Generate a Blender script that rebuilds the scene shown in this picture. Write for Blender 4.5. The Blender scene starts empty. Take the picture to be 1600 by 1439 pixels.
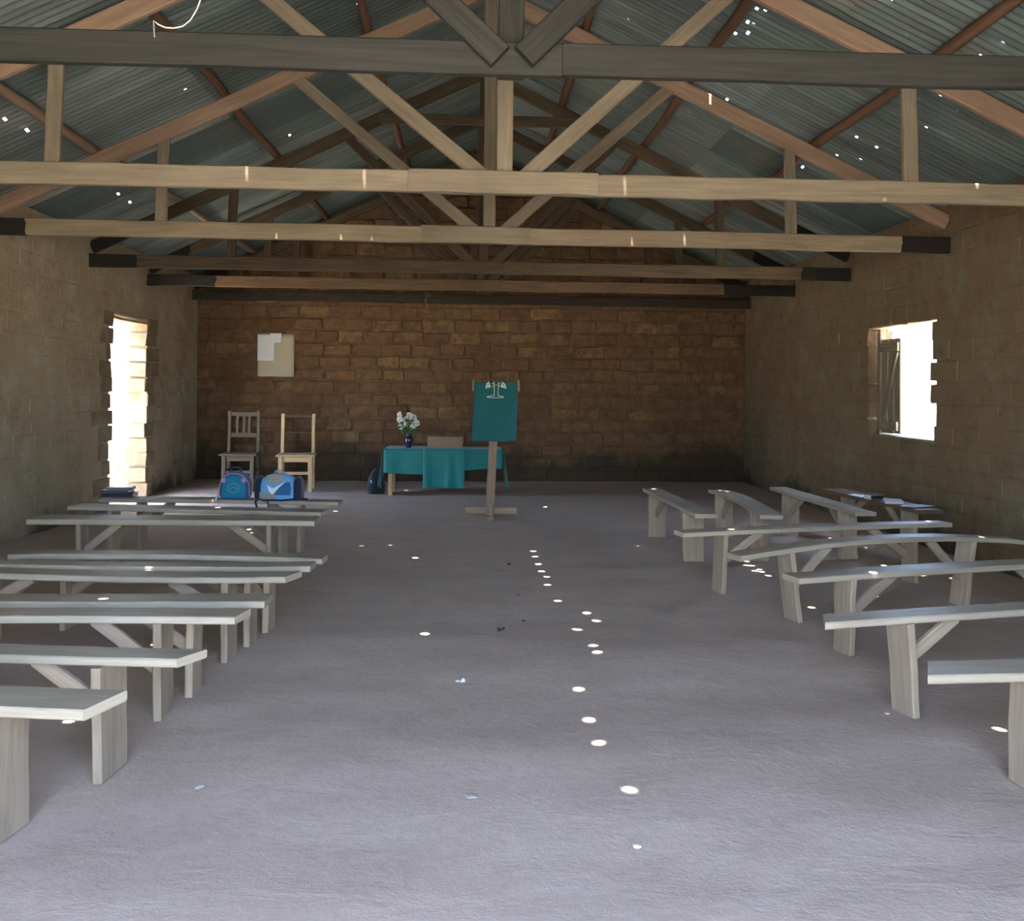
import bpy, bmesh, math, random
from mathutils import Vector, Matrix, noise

random.seed(7)
SC = bpy.context.scene
COL = SC.collection

# ------------------------------------------------------------------ camera
CAM_H, F_PX, YAW, ROLL = 1.42, 1450.0, math.radians(2.57), math.radians(0.55)
cam = bpy.data.cameras.new('camera'); cam_o = bpy.data.objects.new('camera', cam); COL.objects.link(cam_o)
cam.sensor_width = 36.0; cam.sensor_fit = 'HORIZONTAL'; cam.lens = 36.0 * F_PX / 1600.0
cam.shift_y = -(719.5 - 605.6) / 1600.0; cam.clip_start = 0.05; cam.clip_end = 500
fwd = Vector((math.sin(YAW), math.cos(YAW), 0)); rgt = Vector((math.cos(YAW), -math.sin(YAW), 0)); upv = Vector((0, 0, 1))
cr = rgt * math.cos(ROLL) + upv * math.sin(ROLL); cu = upv * math.cos(ROLL) - rgt * math.sin(ROLL)
M = Matrix((cr, cu, -fwd)).transposed().to_4x4(); M.translation = Vector((0, 0, CAM_H))
cam_o.matrix_world = M
SC.camera = cam_o

# ------------------------------------------------------------------ world, sun, exposure
SUN = Vector((-0.055, -0.16, 1.0))                       # towards the sun: nearly overhead, a little from the left and behind
w = bpy.data.worlds.new('sky'); SC.world = w; w.use_nodes = True
nt = w.node_tree; nt.nodes.clear()
wo = nt.nodes.new('ShaderNodeOutputWorld'); bg = nt.nodes.new('ShaderNodeBackground'); sk = nt.nodes.new('ShaderNodeTexSky')
sk.sky_type = 'NISHITA'; sk.sun_disc = False; sk.sun_elevation = math.radians(80); sk.sun_rotation = math.radians(200)
sk.altitude = 900; sk.dust_density = 4.0; sk.air_density = 0.8
bg.inputs['Strength'].default_value = 0.32
nt.links.new(sk.outputs[0], bg.inputs[0]); nt.links.new(bg.outputs[0], wo.inputs[0])
sl = bpy.data.lights.new('sun', 'SUN'); so = bpy.data.objects.new('sun', sl); COL.objects.link(so)
sl.energy = 6.0; sl.angle = math.radians(0.53); sl.color = (1.0, 0.95, 0.88)
so.rotation_euler = (-SUN).to_track_quat('-Z', 'Y').to_euler(); so.location = (-3, -4, 20)
vs = SC.view_settings
vs.view_transform = 'Standard'; vs.look = 'None'; vs.gamma = 1.0; vs.use_curve_mapping = False
vs.exposure = 3.95
try:
    SC.cycles.max_bounces = 10; SC.cycles.diffuse_bounces = 7; SC.cycles.glossy_bounces = 3
    SC.cycles.sample_clamp_indirect = 8.0; SC.cycles.use_denoising = True
except Exception:
    pass

# ------------------------------------------------------------------ room size
XL, XR, YF, YB = -4.08, 4.20, -0.05, 14.05
TH = 0.22
X0, RZ, SLOPE = 0.10, 5.05, 0.475                        # ridge line, ridge height of the sheets, slope
FRONT = (-1.65, 1.75, 2.65)                            # main doorway, the viewer stands just outside it
DOOR = (10.72, 11.86, 2.17)                              # side door in the left wall: y, y, height
WIN = (8.25, 9.60, 0.97, 2.06)                           # window in the right wall


def roof_z(x):
    return RZ - SLOPE * abs(x - X0)


def portal(name, loc, rot, sx, sy):
    l = bpy.data.lights.new(name, 'AREA'); l.shape = 'RECTANGLE'; l.size = sx; l.size_y = sy
    l.cycles.is_portal = True
    o = bpy.data.objects.new(name, l); COL.objects.link(o); o.location = loc; o.rotation_euler = rot


portal('portal_front', (.05, YF - TH - .02, 1.32), (math.radians(90), 0, 0), 3.4, 2.65)
portal('portal_door', (XL - TH - .02, 11.29, 1.08), (math.radians(90), 0, math.radians(-90)), 1.2, 2.2)
portal('portal_window', (XR + TH + .02, 8.9, 1.5), (math.radians(90), 0, math.radians(90)), 1.4, 1.15)


# ------------------------------------------------------------------ material helpers
class NB:
    def __init__(s, name):
        s.m = bpy.data.materials.new(name); s.m.use_nodes = True; s.t = s.m.node_tree
        s.b = s.t.nodes['Principled BSDF']; s.b.inputs['Roughness'].default_value = 0.85
        try: s.b.inputs['Specular IOR Level'].default_value = 0.25
        except Exception: pass

    def n(s, typ, **kw):
        nd = s.t.nodes.new(typ)
        for k, v in kw.items():
            setattr(nd, k, v)
        return nd

    def l(s, a, b): s.t.links.new(a, b)

    def noise(s, vec, scale, detail=4, rough=.6, dist=0.0):
        nd = s.n('ShaderNodeTexNoise'); nd.inputs['Scale'].default_value = scale; nd.inputs['Detail'].default_value = detail
        nd.inputs['Roughness'].default_value = rough; nd.inputs['Distortion'].default_value = dist
        if vec is not None: s.l(vec, nd.inputs['Vector'])
        return nd.outputs['Fac']

    def ramp(s, fac, stops):
        r = s.n('ShaderNodeValToRGB'); e = r.color_ramp.elements
        while len(e) < len(stops): e.new(0.5)
        for k, (p, c) in enumerate(stops):
            e[k].position = p; e[k].color = tuple(c) + (1,) if len(c) == 3 else c
        s.l(fac, r.inputs[0]); return r.outputs[0]

    def mix(s, fac, a, b, mode='MIX'):
        nd = s.n('ShaderNodeMix', data_type='RGBA', blend_type=mode)
        for sock, v in ((nd.inputs['Factor'], fac), (nd.inputs[6], a), (nd.inputs[7], b)):
            if isinstance(v, (int, float)): sock.default_value = v
            elif isinstance(v, tuple): sock.default_value = v + (1,) if len(v) == 3 else v
            else: s.l(v, sock)
        return nd.outputs[2]

    def math(s, op, a, b=0.0, c=None):
        nd = s.n('ShaderNodeMath', operation=op)
        for i, v in enumerate((a, b) if c is None else (a, b, c)):
            if isinstance(v, (int, float)): nd.inputs[i].default_value = v
            else: s.l(v, nd.inputs[i])
        return nd.outputs[0]

    def scale(s, vec, xyz):
        nd = s.n('ShaderNodeMapping'); nd.inputs['Scale'].default_value = xyz; s.l(vec, nd.inputs['Vector']); return nd.outputs[0]

    def bump(s, h, strength=.4, dist=.01):
        nd = s.n('ShaderNodeBump'); nd.inputs['Strength'].default_value = strength; nd.inputs['Distance'].default_value = dist
        s.l(h, nd.inputs['Height']); s.l(nd.outputs[0], s.b.inputs['Normal'])

    def col(s, c):
        if isinstance(c, tuple): s.b.inputs['Base Color'].default_value = c + (1,)
        else: s.l(c, s.b.inputs['Base Color'])

    def pos(s): return s.n('ShaderNodeNewGeometry').outputs['Position']

    def rnd(s):
        a = s.n('ShaderNodeObjectInfo').outputs['Random']; b = s.n('ShaderNodeNewGeometry').outputs['Random Per Island']
        return s.math('FRACT', s.math('ADD', a, b))


def wood(name, c1, c2, dark_end=None, rough=.8, value_var=.25, blot=.45, spec=.25):
    b = NB(name)
    uv = b.n('ShaderNodeUVMap').outputs[0]
    rn = b.n('ShaderNodeObjectInfo').outputs['Random']
    off = b.n('ShaderNodeVectorMath', operation='ADD'); b.l(uv, off.inputs[0])
    cmb = b.n('ShaderNodeCombineXYZ'); b.l(b.math('MULTIPLY', rn, 37.0), cmb.inputs[0]); b.l(b.math('MULTIPLY', rn, 91.0), cmb.inputs[1]); b.l(cmb.outputs[0], off.inputs[1])
    v = off.outputs[0]
    g = b.noise(b.scale(v, (2.0, 38.0, 1)), 1.0, 5, .65, .6)
    c = b.ramp(g, [(.32, c2), (.62, c1)])
    big = b.noise(b.scale(v, (1.3, 5.0, 1)), 1.0, 3, .6)
    c = b.mix(b.ramp(big, [(.42, (0, 0, 0)), (.7, (blot,) * 3)]), c, tuple(x * .55 for x in c2))
    vv = b.math('MULTIPLY_ADD', rn, value_var, 1 - value_var * .5)
    c = b.mix(1.0, c, b.ramp(vv, [(0, (0, 0, 0)), (1, (1, 1, 1))]) if False else vv, 'MULTIPLY')
    if dark_end is not None:
        xs = b.n('ShaderNodeSeparateXYZ'); b.l(b.n('ShaderNodeTexCoord').outputs['Object'], xs.inputs[0])
        ax = b.math('ABSOLUTE', b.math('SUBTRACT', xs.outputs[0], .02))
        nz = b.noise(b.pos(), 3.0, 3)
        f = b.math('GREATER_THAN', b.math('ADD', ax, b.math('MULTIPLY', nz, .25)), dark_end + .12)
        c = b.mix(f, c, (.018, .016, .013))
    b.col(c); b.b.inputs['Roughness'].default_value = rough
    b.b.inputs['Specular IOR Level'].default_value = spec
    b.bump(g, .35, .004)
    return b.m


def plain(name, c, rough=.8, spec=.3, metal=0.0, nz=0.12, scale=30):
    b = NB(name)
    f = b.noise(b.n('ShaderNodeTexCoord').outputs['Object'], scale, 4)
    b.col(b.mix(f, tuple(max(0, x * (1 - nz)) for x in c), tuple(min(1, x * (1 + nz)) for x in c)))
    b.b.inputs['Roughness'].default_value = rough; b.b.inputs['Metallic'].default_value = metal
    b.b.inputs['Specular IOR Level'].default_value = spec
    return b.m


def earth_wall(name, cols, stain=True, rough_patch=0.75, plaster=(.30, .235, .14), plaster_mix=0.0, stain_h=.42):
    """adobe: colour varies from block to block, mud smears across, dark damp foot of the wall"""
    b = NB(name); p = b.pos(); r = b.rnd()
    n_ = len(cols)
    c = b.ramp(r, [((k + .5) / n_, cc) for k, cc in enumerate(cols)])
    f1 = b.noise(p, 9.0, 6, .7); f2 = b.noise(p, 1.1, 4, .6); f3 = b.noise(p, 45.0, 3, .7)
    c = b.mix(b.ramp(f1, [(.42, (.0, .0, .0)), (.62, (rough_patch,) * 3)]), c, tuple(x * .50 for x in cols[0]))
    f5 = b.noise(p, 3.4, 5, .65)
    c = b.mix(b.ramp(f5, [(.50, (.0, .0, .0)), (.66, (.6,) * 3)]), c, tuple(x * .68 for x in cols[-1]))
    c = b.mix(b.ramp(f3, [(.3, (.25,) * 3), (.7, (0, 0, 0))]), c, tuple(x * .5 for x in cols[1]))
    if plaster_mix:
        c = b.mix(b.ramp(f2, [(.30, (plaster_mix * .45,) * 3), (.62, (plaster_mix,) * 3)]), c, b.mix(f1, tuple(x * .8 for x in plaster), tuple(x * 1.15 for x in plaster)))
        pg = b.noise(p, 2.3, 5, .65)
        c = b.mix(b.ramp(pg, [(.50, (0, 0, 0)), (.66, (.55,) * 3)]), c, tuple(x * k for x, k in zip(plaster, (.98, 1.18, 1.28))))
        c = b.mix(b.ramp(b.noise(p, 5.5, 5, .7), [(.52, (0, 0, 0)), (.68, (.55,) * 3)]), c, tuple(x * .55 for x in plaster))
    if stain:
        xs = b.n('ShaderNodeSeparateXYZ'); b.l(p, xs.inputs[0])
        h = b.math('SUBTRACT', xs.outputs[2], b.math('MULTIPLY', b.math('SUBTRACT', b.noise(p, .9, 4, .6), .5), 1.3))
        c = b.mix(b.ramp(h, [(stain_h - .12, (.8,) * 3), (stain_h + .12, (0, 0, 0))]), c, (.045, .035, .025))
    b.col(c); b.b.inputs['Roughness'].default_value = .95; b.b.inputs['Specular IOR Level'].default_value = .08
    b.bump(b.math('ADD', f1, b.math('MULTIPLY', f3, .5)), .6, .02)
    return b.m


MT = {}
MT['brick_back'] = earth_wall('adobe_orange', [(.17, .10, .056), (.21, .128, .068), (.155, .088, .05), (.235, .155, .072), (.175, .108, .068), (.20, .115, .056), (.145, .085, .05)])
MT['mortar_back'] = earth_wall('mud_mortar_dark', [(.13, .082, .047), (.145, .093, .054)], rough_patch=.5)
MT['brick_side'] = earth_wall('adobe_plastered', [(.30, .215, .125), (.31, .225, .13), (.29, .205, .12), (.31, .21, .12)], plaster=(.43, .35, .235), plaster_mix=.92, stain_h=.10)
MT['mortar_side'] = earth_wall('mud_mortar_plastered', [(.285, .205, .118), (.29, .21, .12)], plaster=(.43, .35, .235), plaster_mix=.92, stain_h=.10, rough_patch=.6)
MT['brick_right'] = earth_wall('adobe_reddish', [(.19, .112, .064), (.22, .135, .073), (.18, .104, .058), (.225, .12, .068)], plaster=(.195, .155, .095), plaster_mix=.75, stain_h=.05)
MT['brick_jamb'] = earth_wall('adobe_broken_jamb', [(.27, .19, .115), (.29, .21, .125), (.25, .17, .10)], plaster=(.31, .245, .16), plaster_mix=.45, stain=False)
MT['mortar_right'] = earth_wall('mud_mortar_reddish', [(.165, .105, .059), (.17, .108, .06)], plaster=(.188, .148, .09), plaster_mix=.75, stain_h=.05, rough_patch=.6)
MT['tim_grey'] = wood('weathered_timber', (.028, .029, .025), (.017, .0175, .0145), None, blot=.2)
MT['tim_new'] = wood('sawn_timber', (.28, .235, .165), (.20, .165, .11), None)
MT['tim_new3'] = wood('sawn_timber_tarred_ends', (.285, .228, .15), (.205, .16, .10), 3.74)
MT['tim_red'] = wood('reddish_timber', (.36, .255, .175), (.26, .175, .115), None)
MT['tim_dark'] = wood('dark_timber', (.115, .085, .05), (.06, .045, .028), 3.6)
MT['tim_brown5'] = wood('brown_timber', (.16, .105, .06), (.10, .062, .035), 3.25)
MT['tim_black'] = wood('tarred_timber', (.045, .036, .025), (.025, .02, .015), None)
MT['log'] = wood('bark_log', (.21, .115, .065), (.10, .055, .035), None, blot=.5)
MT['bench'] = wood('bench_wood', (.44, .385, .29), (.335, .285, .205), None, rough=.5, spec=.5, value_var=.2)
MT['bench_leg'] = wood('bench_leg_wood', (.40, .325, .235), (.30, .235, .165), None, value_var=.3)
MT['bench_dark'] = wood('bench_wood_dark', (.16, .10, .07), (.10, .065, .045), None, rough=.5, spec=.4)
MT['chair_pale'] = wood('pale_chair_wood', (.52, .38, .21), (.40, .28, .15), None)
MT['chair_grey'] = wood('grey_chair_wood', (.13, .10, .07), (.085, .066, .045), None)
MT['shutter'] = wood('shutter_wood', (.25, .215, .145), (.15, .125, .085), None)
MT['door'] = wood('door_wood', (.62, .56, .48), (.5, .44, .36), None)
MT['pale_wood'] = wood('lintel_wood', (.55, .40, .22), (.42, .30, .16), None)


def floor_mat():
    b = NB('earth_floor'); p = b.pos()
    f1 = b.noise(p, 1.2, 6, .6); f2 = b.noise(p, 22.0, 5, .7); f3 = b.noise(b.scale(p, (1.2, 2.2, 1)), 2.0, 5, .7, .6); f4 = b.noise(p, 120.0, 2, .8)
    c = b.mix(f1, (.46, .365, .295), (.53, .44, .365))
    c = b.mix(b.ramp(f3, [(.35, (.4,) * 3), (.6, (0, 0, 0))]), c, (.37, .29, .23))
    c = b.mix(b.ramp(f2, [(.3, (.3,) * 3), (.55, (0, 0, 0))]), c, (.36, .28, .23))
    c = b.mix(b.ramp(f4, [(.72, (0, 0, 0)), (.80, (.55,) * 3)]), c, (.55, .5, .46))
    b.col(c); b.b.inputs['Roughness'].default_value = .9; b.b.inputs['Specular IOR Level'].default_value = .15
    b.bump(b.math('ADD', b.math('MULTIPLY', f2, .5), b.math('ADD', f3, b.math('MULTIPLY', f4, .2))), .36, .02)
    return b.m


def roof_mat():
    b = NB('corrugated_iron'); p = b.pos(); r = b.rnd()
    tc = b.n('ShaderNodeTexCoord').outputs['Object']
    st = b.noise(b.scale(tc, (.5, 9.0, 1.0)), 1.0, 5, .7)
    f1 = b.noise(p, 1.6, 4, .6); f2 = b.noise(p, 14.0, 4, .65)
    c = b.ramp(r, [(.0, (.13, .175, .165)), (.3, (.22, .28, .265)), (.5, (.095, .13, .12)), (.7, (.26, .315, .30)), (.85, (.15, .195, .175)), (.97, (.40, .42, .38))])  # last, palest stop: a light reflection on the iron, put into the sheet colour
    c = b.mix(b.ramp(st, [(.40, (.6,) * 3), (.62, (0, 0, 0))]), c, (.075, .092, .08))
    c = b.mix(b.ramp(f1, [(.58, (0, 0, 0)), (.78, (.5,) * 3)]), c, (.20, .13, .08))
    c = b.mix(b.ramp(f2, [(.62, (0, 0, 0)), (.75, (.35,) * 3)]), c, (.36, .37, .34))
    b.col(c); b.b.inputs['Metallic'].default_value = .2; b.b.inputs['Roughness'].default_value = .5
    return b.m


def ground_mat():
    b = NB('bare_ground_outside'); p = b.pos()
    b.col(b.mix(b.noise(p, .5, 5), (.42, .36, .28), (.52, .455, .36))); return b.m


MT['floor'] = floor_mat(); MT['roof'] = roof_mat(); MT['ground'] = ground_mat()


def cloth_mat(name, c, scale=260):
    b = NB(name); tc = b.n('ShaderNodeTexCoord').outputs['Object']
    f = b.noise(tc, 5.0, 4); g = b.noise(tc, scale, 2)
    b.col(b.mix(f, tuple(x * .82 for x in c), tuple(x * 1.15 for x in c)))
    b.b.inputs['Roughness'].default_value = .75
    try: b.b.inputs['Sheen Weight'].default_value = .2
    except Exception: pass
    b.bump(g, .2, .002); return b.m


MT['teal'] = cloth_mat('teal_cloth', (.016, .172, .168))
MT['teal2'] = cloth_mat('teal_cloth_lectern', (.010, .108, .110))


# ------------------------------------------------------------------ mesh helpers
def tag(o, label=None, cat=None, group=None, kind=None):
    if label: o['label'] = label
    if cat: o['category'] = cat
    if group: o['group'] = group
    if kind: o['kind'] = kind
    return o


def empty(name, loc=(0, 0, 0), rz=0.0):
    o = bpy.data.objects.new(name, None); COL.objects.link(o); o.location = loc; o.rotation_euler = (0, 0, rz)
    o.empty_display_size = .1
    return o


class MB:
    """collects verts / faces / uvs of one mesh"""
    def __init__(s): s.v = []; s.f = []; s.uv = []; s.mi = []; s.cur = 0

    def face(s, idx, uvs=None):
        s.f.append(tuple(idx)); s.uv.append(uvs or [(s.v[i][0], s.v[i][1] + s.v[i][2]) for i in idx]); s.mi.append(s.cur)

    def plank(s, p0, p1, w, t, side=(0, 1, 0), n=4, jit=.003, bow=0.0, ch=.006, taper=1.0, twist=0.0):
        """board from p0 to p1; w measured along the in-plane direction square to `side`, t along `side`"""
        p0 = Vector(p0); p1 = Vector(p1); d = (p1 - p0); L = d.length; d.normalize()
        sd = Vector(side); sd = (sd - d * sd.dot(d)).normalized(); wd = sd.cross(d).normalized()
        if wd.z < 0 or (abs(wd.z) < 1e-6 and wd.x < 0): wd = -wd
        rings = []; hw, ht = w / 2, t / 2; c = min(ch, hw * .4, ht * .4)
        sec = [(-hw + c, -ht), (hw - c, -ht), (hw, -ht + c), (hw, ht - c), (hw - c, ht), (-hw + c, ht), (-hw, ht - c), (-hw, -ht + c)]
        per = [0]
        for k in range(8):
            a, b = sec[k], sec[(k + 1) % 8]; per.append(per[-1] + math.hypot(a[0] - b[0], a[1] - b[1]))
        ou = random.random() * 20
        for i in range(n + 1):
            u = i / n; cen = p0 + d * (L * u) + wd * (bow * 4 * u * (1 - u)); k = 1 + (taper - 1) * u
            cen = cen + wd * random.uniform(-jit, jit) + sd * random.uniform(-jit, jit); kk = k * random.uniform(1 - jit * 6, 1 + jit * 6)
            ring = []; an = twist * (u - .5)
            for (a, b) in sec:
                a2, b2 = a * kk * math.cos(an) - b * math.sin(an), a * kk * math.sin(an) + b * math.cos(an)
                s.v.append(tuple(cen + wd * a2 + sd * b2)); ring.append(len(s.v) - 1)
            rings.append(ring)
        for i in range(n):
            for k in range(8):
                a, b = rings[i], rings[i + 1]; k2 = (k + 1) % 8
                u0, u1 = ou + L * i / n, ou + L * (i + 1) / n
                s.face((a[k], a[k2], b[k2], b[k]), [(u0, per[k]), (u0, per[k + 1]), (u1, per[k + 1]), (u1, per[k])])
        s.face(tuple(reversed(rings[0])), [(ou + x * .3, y) for x, y in reversed(sec)]); s.face(tuple(rings[-1]), [(ou + x * .3, y) for x, y in sec])
        return s

    def box(s, x0, x1, y0, y1, z0, z1):
        b = len(s.v)
        for z in (z0, z1):
            for (x, y) in ((x0, y0), (x1, y0), (x1, y1), (x0, y1)): s.v.append((x, y, z))
        for q in ((0, 3, 2, 1), (4, 5, 6, 7), (0, 1, 5, 4), (1, 2, 6, 5), (2, 3, 7, 6), (3, 0, 4, 7)):
            s.face([b + i for i in q])
        return s

    def tube(s, pts, r, seg=8, r1=None, closed_ends=True):
        pts = [Vector(p) for p in pts]; n = len(pts); rings = []
        prev = None
        for i, p in enumerate(pts):
            d = (pts[min(i + 1, n - 1)] - pts[max(i - 1, 0)]).normalized()
            if prev is None:
                a = Vector((0, 0, 1)) if abs(d.z) < .9 else Vector((1, 0, 0))
                x = d.cross(a).normalized()
            else:
                x = (prev - d * prev.dot(d)).normalized()
            prev = x; y = d.cross(x)
            rr = r if r1 is None else r + (r1 - r) * i / (n - 1)
            if isinstance(r, (list, tuple)): rr = r[i]
            ring = []
            for k in range(seg):
                an = 2 * math.pi * k / seg
                s.v.append(tuple(p + x * math.cos(an) * rr + y * math.sin(an) * rr)); ring.append(len(s.v) - 1)
            rings.append(ring)
        acc = random.random() * 10
        for i in range(n - 1):
            L = (pts[i + 1] - pts[i]).length
            for k in range(seg):
                k2 = (k + 1) % seg
                s.face((rings[i][k], rings[i][k2], rings[i + 1][k2], rings[i + 1][k]), [(acc, k / seg), (acc, (k + 1) / seg), (acc + L, (k + 1) / seg), (acc + L, k / seg)])
            acc += L
        if closed_ends:
            s.face(tuple(reversed(rings[0]))); s.face(tuple(rings[-1]))
        return s

    def lathe(s, prof, seg=20, cx=0, cy=0):
        rings = []
        for (r, z) in prof:
            ring = []
            for k in range(seg):
                an = 2 * math.pi * k / seg; s.v.append((cx + r * math.cos(an), cy + r * math.sin(an), z)); ring.append(len(s.v) - 1)
            rings.append(ring)
        for i in range(len(prof) - 1):
            for k in range(seg):
                k2 = (k + 1) % seg; s.face((rings[i][k], rings[i][k2], rings[i + 1][k2], rings[i + 1][k]))
        s.face(tuple(reversed(rings[0]))); s.face(tuple(rings[-1]))
        return s

    def grid(s, fn, nu, nv):
        b = len(s.v)
        for j in range(nv + 1):
            for i in range(nu + 1): s.v.append(tuple(fn(i / nu, j / nv)))
        for j in range(nv):
            for i in range(nu):
                a = b + j * (nu + 1) + i
                s.face((a, a + 1, a + nu + 2, a + nu + 1), [(i / nu, j / nv), ((i + 1) / nu, j / nv), ((i + 1) / nu, (j + 1) / nv), (i / nu, (j + 1) / nv)])
        return s

    def mesh(s, name):
        me = bpy.data.meshes.new(name); me.from_pydata(s.v, [], s.f)
        ul = me.uv_layers.new(name='UVMap'); k = 0
        for uvs in s.uv:
            for q in uvs: ul.data[k].uv = q; k += 1
        if any(s.mi): me.polygons.foreach_set('material_index', s.mi)
        me.update(); return me

    def build(s, name, mat, parent=None, smooth=False, fix=True):
        me = s.mesh(name)
        if fix:
            bm = bmesh.new(); bm.from_mesh(me); bmesh.ops.recalc_face_normals(bm, faces=bm.faces); bm.to_mesh(me); bm.free()
        for m in (mat if isinstance(mat, (list, tuple)) else [mat]): me.materials.append(m if not isinstance(m, str) else MT[m])
        if smooth: me.polygons.foreach_set('use_smooth', [True] * len(me.polygons))
        o = bpy.data.objects.new(name, me); COL.objects.link(o)
        if parent: o.parent = parent
        return o


def P(name, mat, parent, *args, **kw):
    return MB().plank(*args, **kw).build(name, mat, parent)


def solid(o, t):
    m = o.modifiers.new('thickness', 'SOLIDIFY'); m.thickness = t; m.offset = 0; return o


# ------------------------------------------------------------------ floor and ground
def fz(x, y):
    return .016 * noise.noise((x * .6, y * 1.4, 0)) + .008 * noise.noise((x * 2.1, y * 3.1, 4)) + .003 * noise.noise((x * 7, y * 7, 9))


NX, NY = 110, 190
fl = MB().grid(lambda u, v: (XL - .1 + u * (XR - XL + .2), YF - .3 + v * (YB - YF + .35), fz(XL + u * 8.28, YF + v * 14.6)), NX, NY)
floor = tag(fl.build('floor', 'floor', smooth=True, fix=False), kind='structure', label='bare trodden earth floor of the hall', cat='floor')
gr = MB(); R_ = 90
gr.grid(lambda u, v: ((u - .5) * 2 * R_, (v - .5) * 2 * R_ + 7, -.045), 20, 20)
tag(gr.build('ground', 'ground', fix=False), kind='structure', label='sunlit bare earth outside the building', cat='ground')

# ------------------------------------------------------------------ walls and adobe blocks
BP = .188                                                # course height
variants = []
for k in range(7):
    bm = bmesh.new(); bmesh.ops.create_cube(bm, size=1.0)
    for v in bm.verts: v.co = Vector((v.co.x * .42, v.co.y * .20, v.co.z * .168))
    bmesh.ops.bevel(bm, geom=bm.edges[:], offset=.017, segments=1, affect='EDGES')
    for v in bm.verts: v.co += Vector((random.uniform(-.018, .018), random.uniform(-.006, .006), random.uniform(-.014, .014)))
    me = bpy.data.meshes.new('brick'); bm.to_mesh(me); bm.free(); variants.append(me)


def mats_variants(mat):
    out = []
    for me in (variants if mat == 'brick_back' else SOFT):
        m = me.copy(); m.materials.append(MT[mat]); out.append(m)
    return out


SOFT = []
for me in variants:
    m2 = me.copy()
    for v in m2.vertices:
        v.co = Vector((math.copysign(max(abs(v.co.x), .203), v.co.x), math.copysign(max(abs(v.co.y), .0955), v.co.y), math.copysign(max(abs(v.co.z), .079), v.co.z)))
    SOFT.append(m2)


def lay_wall(parent, mat, a0, a1, z1fn, place, blocked, objects_if, limit=300, jut=.012, seed=1, wob=.006):
    """place(a, depth_out, z) -> (location, rotz); blocked(a0, a1, z) -> list of free spans"""
    rnd = random.Random(seed); vmesh = mats_variants(mat); vedge = mats_variants('brick_jamb') if mat == 'brick_side' else vmesh; bricks = []
    z = .0; row = 0
    while z < 5.2:
        zc = z + BP / 2
        a = a0 - rnd.uniform(0, .4)
        while a < a1:
            L = rnd.choice((.30, .36, .40, .42, .44, .46)) + rnd.uniform(-.02, .02)
            s0, s1 = max(a, a0), min(a + L, a1); a += L + rnd.uniform(.012, .03)
            if s1 - s0 < .09: continue
            for (q0, q1, edge) in blocked(s0, s1, zc, rnd):
                if q1 - q0 < .07: continue
                ca = (q0 + q1) / 2
                if zc + BP / 2 > z1fn(q0) or zc + BP / 2 > z1fn(q1): continue
                bricks.append((ca, q1 - q0, zc + rnd.uniform(-wob, wob) + wob * 2 * noise.noise((ca * .7, zc * 2, seed)), rnd.uniform(-jut * .5, jut), edge, rnd.randrange(len(vmesh)), rnd.uniform(.94, 1.04), rnd.uniform(-.012, .012), rnd.random() < .5))
        z += BP; row += 1
    # the largest in view are parts, the rest one joined part
    bricks.sort(key=objects_if)
    rest = MB()
    for k, (ca, L, zc, out, edge, vi, hs, tilt, flip) in enumerate(bricks):
        loc, rz = place(ca, out, zc, edge)
        dsc = (TH + .04) / .20 if edge else 1.0
        if flip: rz += math.pi
        if k < limit:
            o = bpy.data.objects.new('brick', (vedge if edge else vmesh)[vi]); COL.objects.link(o); o.parent = parent
            o.location = loc; o.rotation_euler = (0, tilt, rz); o.scale = (L / .42, dsc, hs)
        else:
            mt = Matrix.Translation(loc) @ Matrix.Rotation(rz, 4, 'Z') @ Matrix.Rotation(tilt, 4, 'Y') @ Matrix.Diagonal((L / .42, dsc, hs, 1))
            b = len(rest.v); me = vmesh[vi]
            rest.v += [tuple(mt @ v.co) for v in me.vertices]
            for p in me.polygons: rest.face([b + i for i in p.vertices])
    if rest.v:
        tag(rest.build('brick_courses', mat, parent, fix=False), kind='stuff')
    return len(bricks)


def free_spans(s0, s1, z, o0, o1, oz0, oz1, rnd, rough=.055):
    """cut a block against an opening; blocks next to it go through the wall and end raggedly"""
    if z + BP * .35 < oz0 or z - BP * .35 > oz1 or s1 < o0 - .13 or s0 > o1 + .13: return [(s0, s1, False)]
    out = []
    if o0 - s0 > .13: out.append((s0, o0 + rnd.uniform(-rough, rough), True))
    if s1 - o1 > .13: out.append((o1 + rnd.uniform(-rough, rough), s1, True))
    return out


# back wall with gable
wb = MB(); pts = [(XL - TH, -.05), (XR + TH, -.05), (XR + TH, roof_z(XR + TH) - .03), (X0, RZ - .03), (XL - TH, roof_z(XL - TH) - .03)]
n0 = len(wb.v)
for yy in (YB + .014, YB + TH):
    for (x, z) in pts: wb.v.append((x, yy, z))
wb.face([0, 1, 2, 3, 4]); wb.face([9, 8, 7, 6, 5])
for k in range(5): wb.face((k, k + 5, (k + 1) % 5 + 5, (k + 1) % 5))
wall_back = tag(wb.build('wall_back', 'mortar_back'), kind='structure', label='end wall of rough orange-brown mud bricks rising to a gable', cat='wall')
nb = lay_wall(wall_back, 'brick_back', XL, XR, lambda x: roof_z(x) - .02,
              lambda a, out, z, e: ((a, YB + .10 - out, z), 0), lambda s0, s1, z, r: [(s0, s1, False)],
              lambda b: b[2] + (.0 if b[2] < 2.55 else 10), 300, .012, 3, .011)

# side walls
SIDE_TOP_L, SIDE_TOP_R = roof_z(XL) - .03, roof_z(XR) - .03


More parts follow.
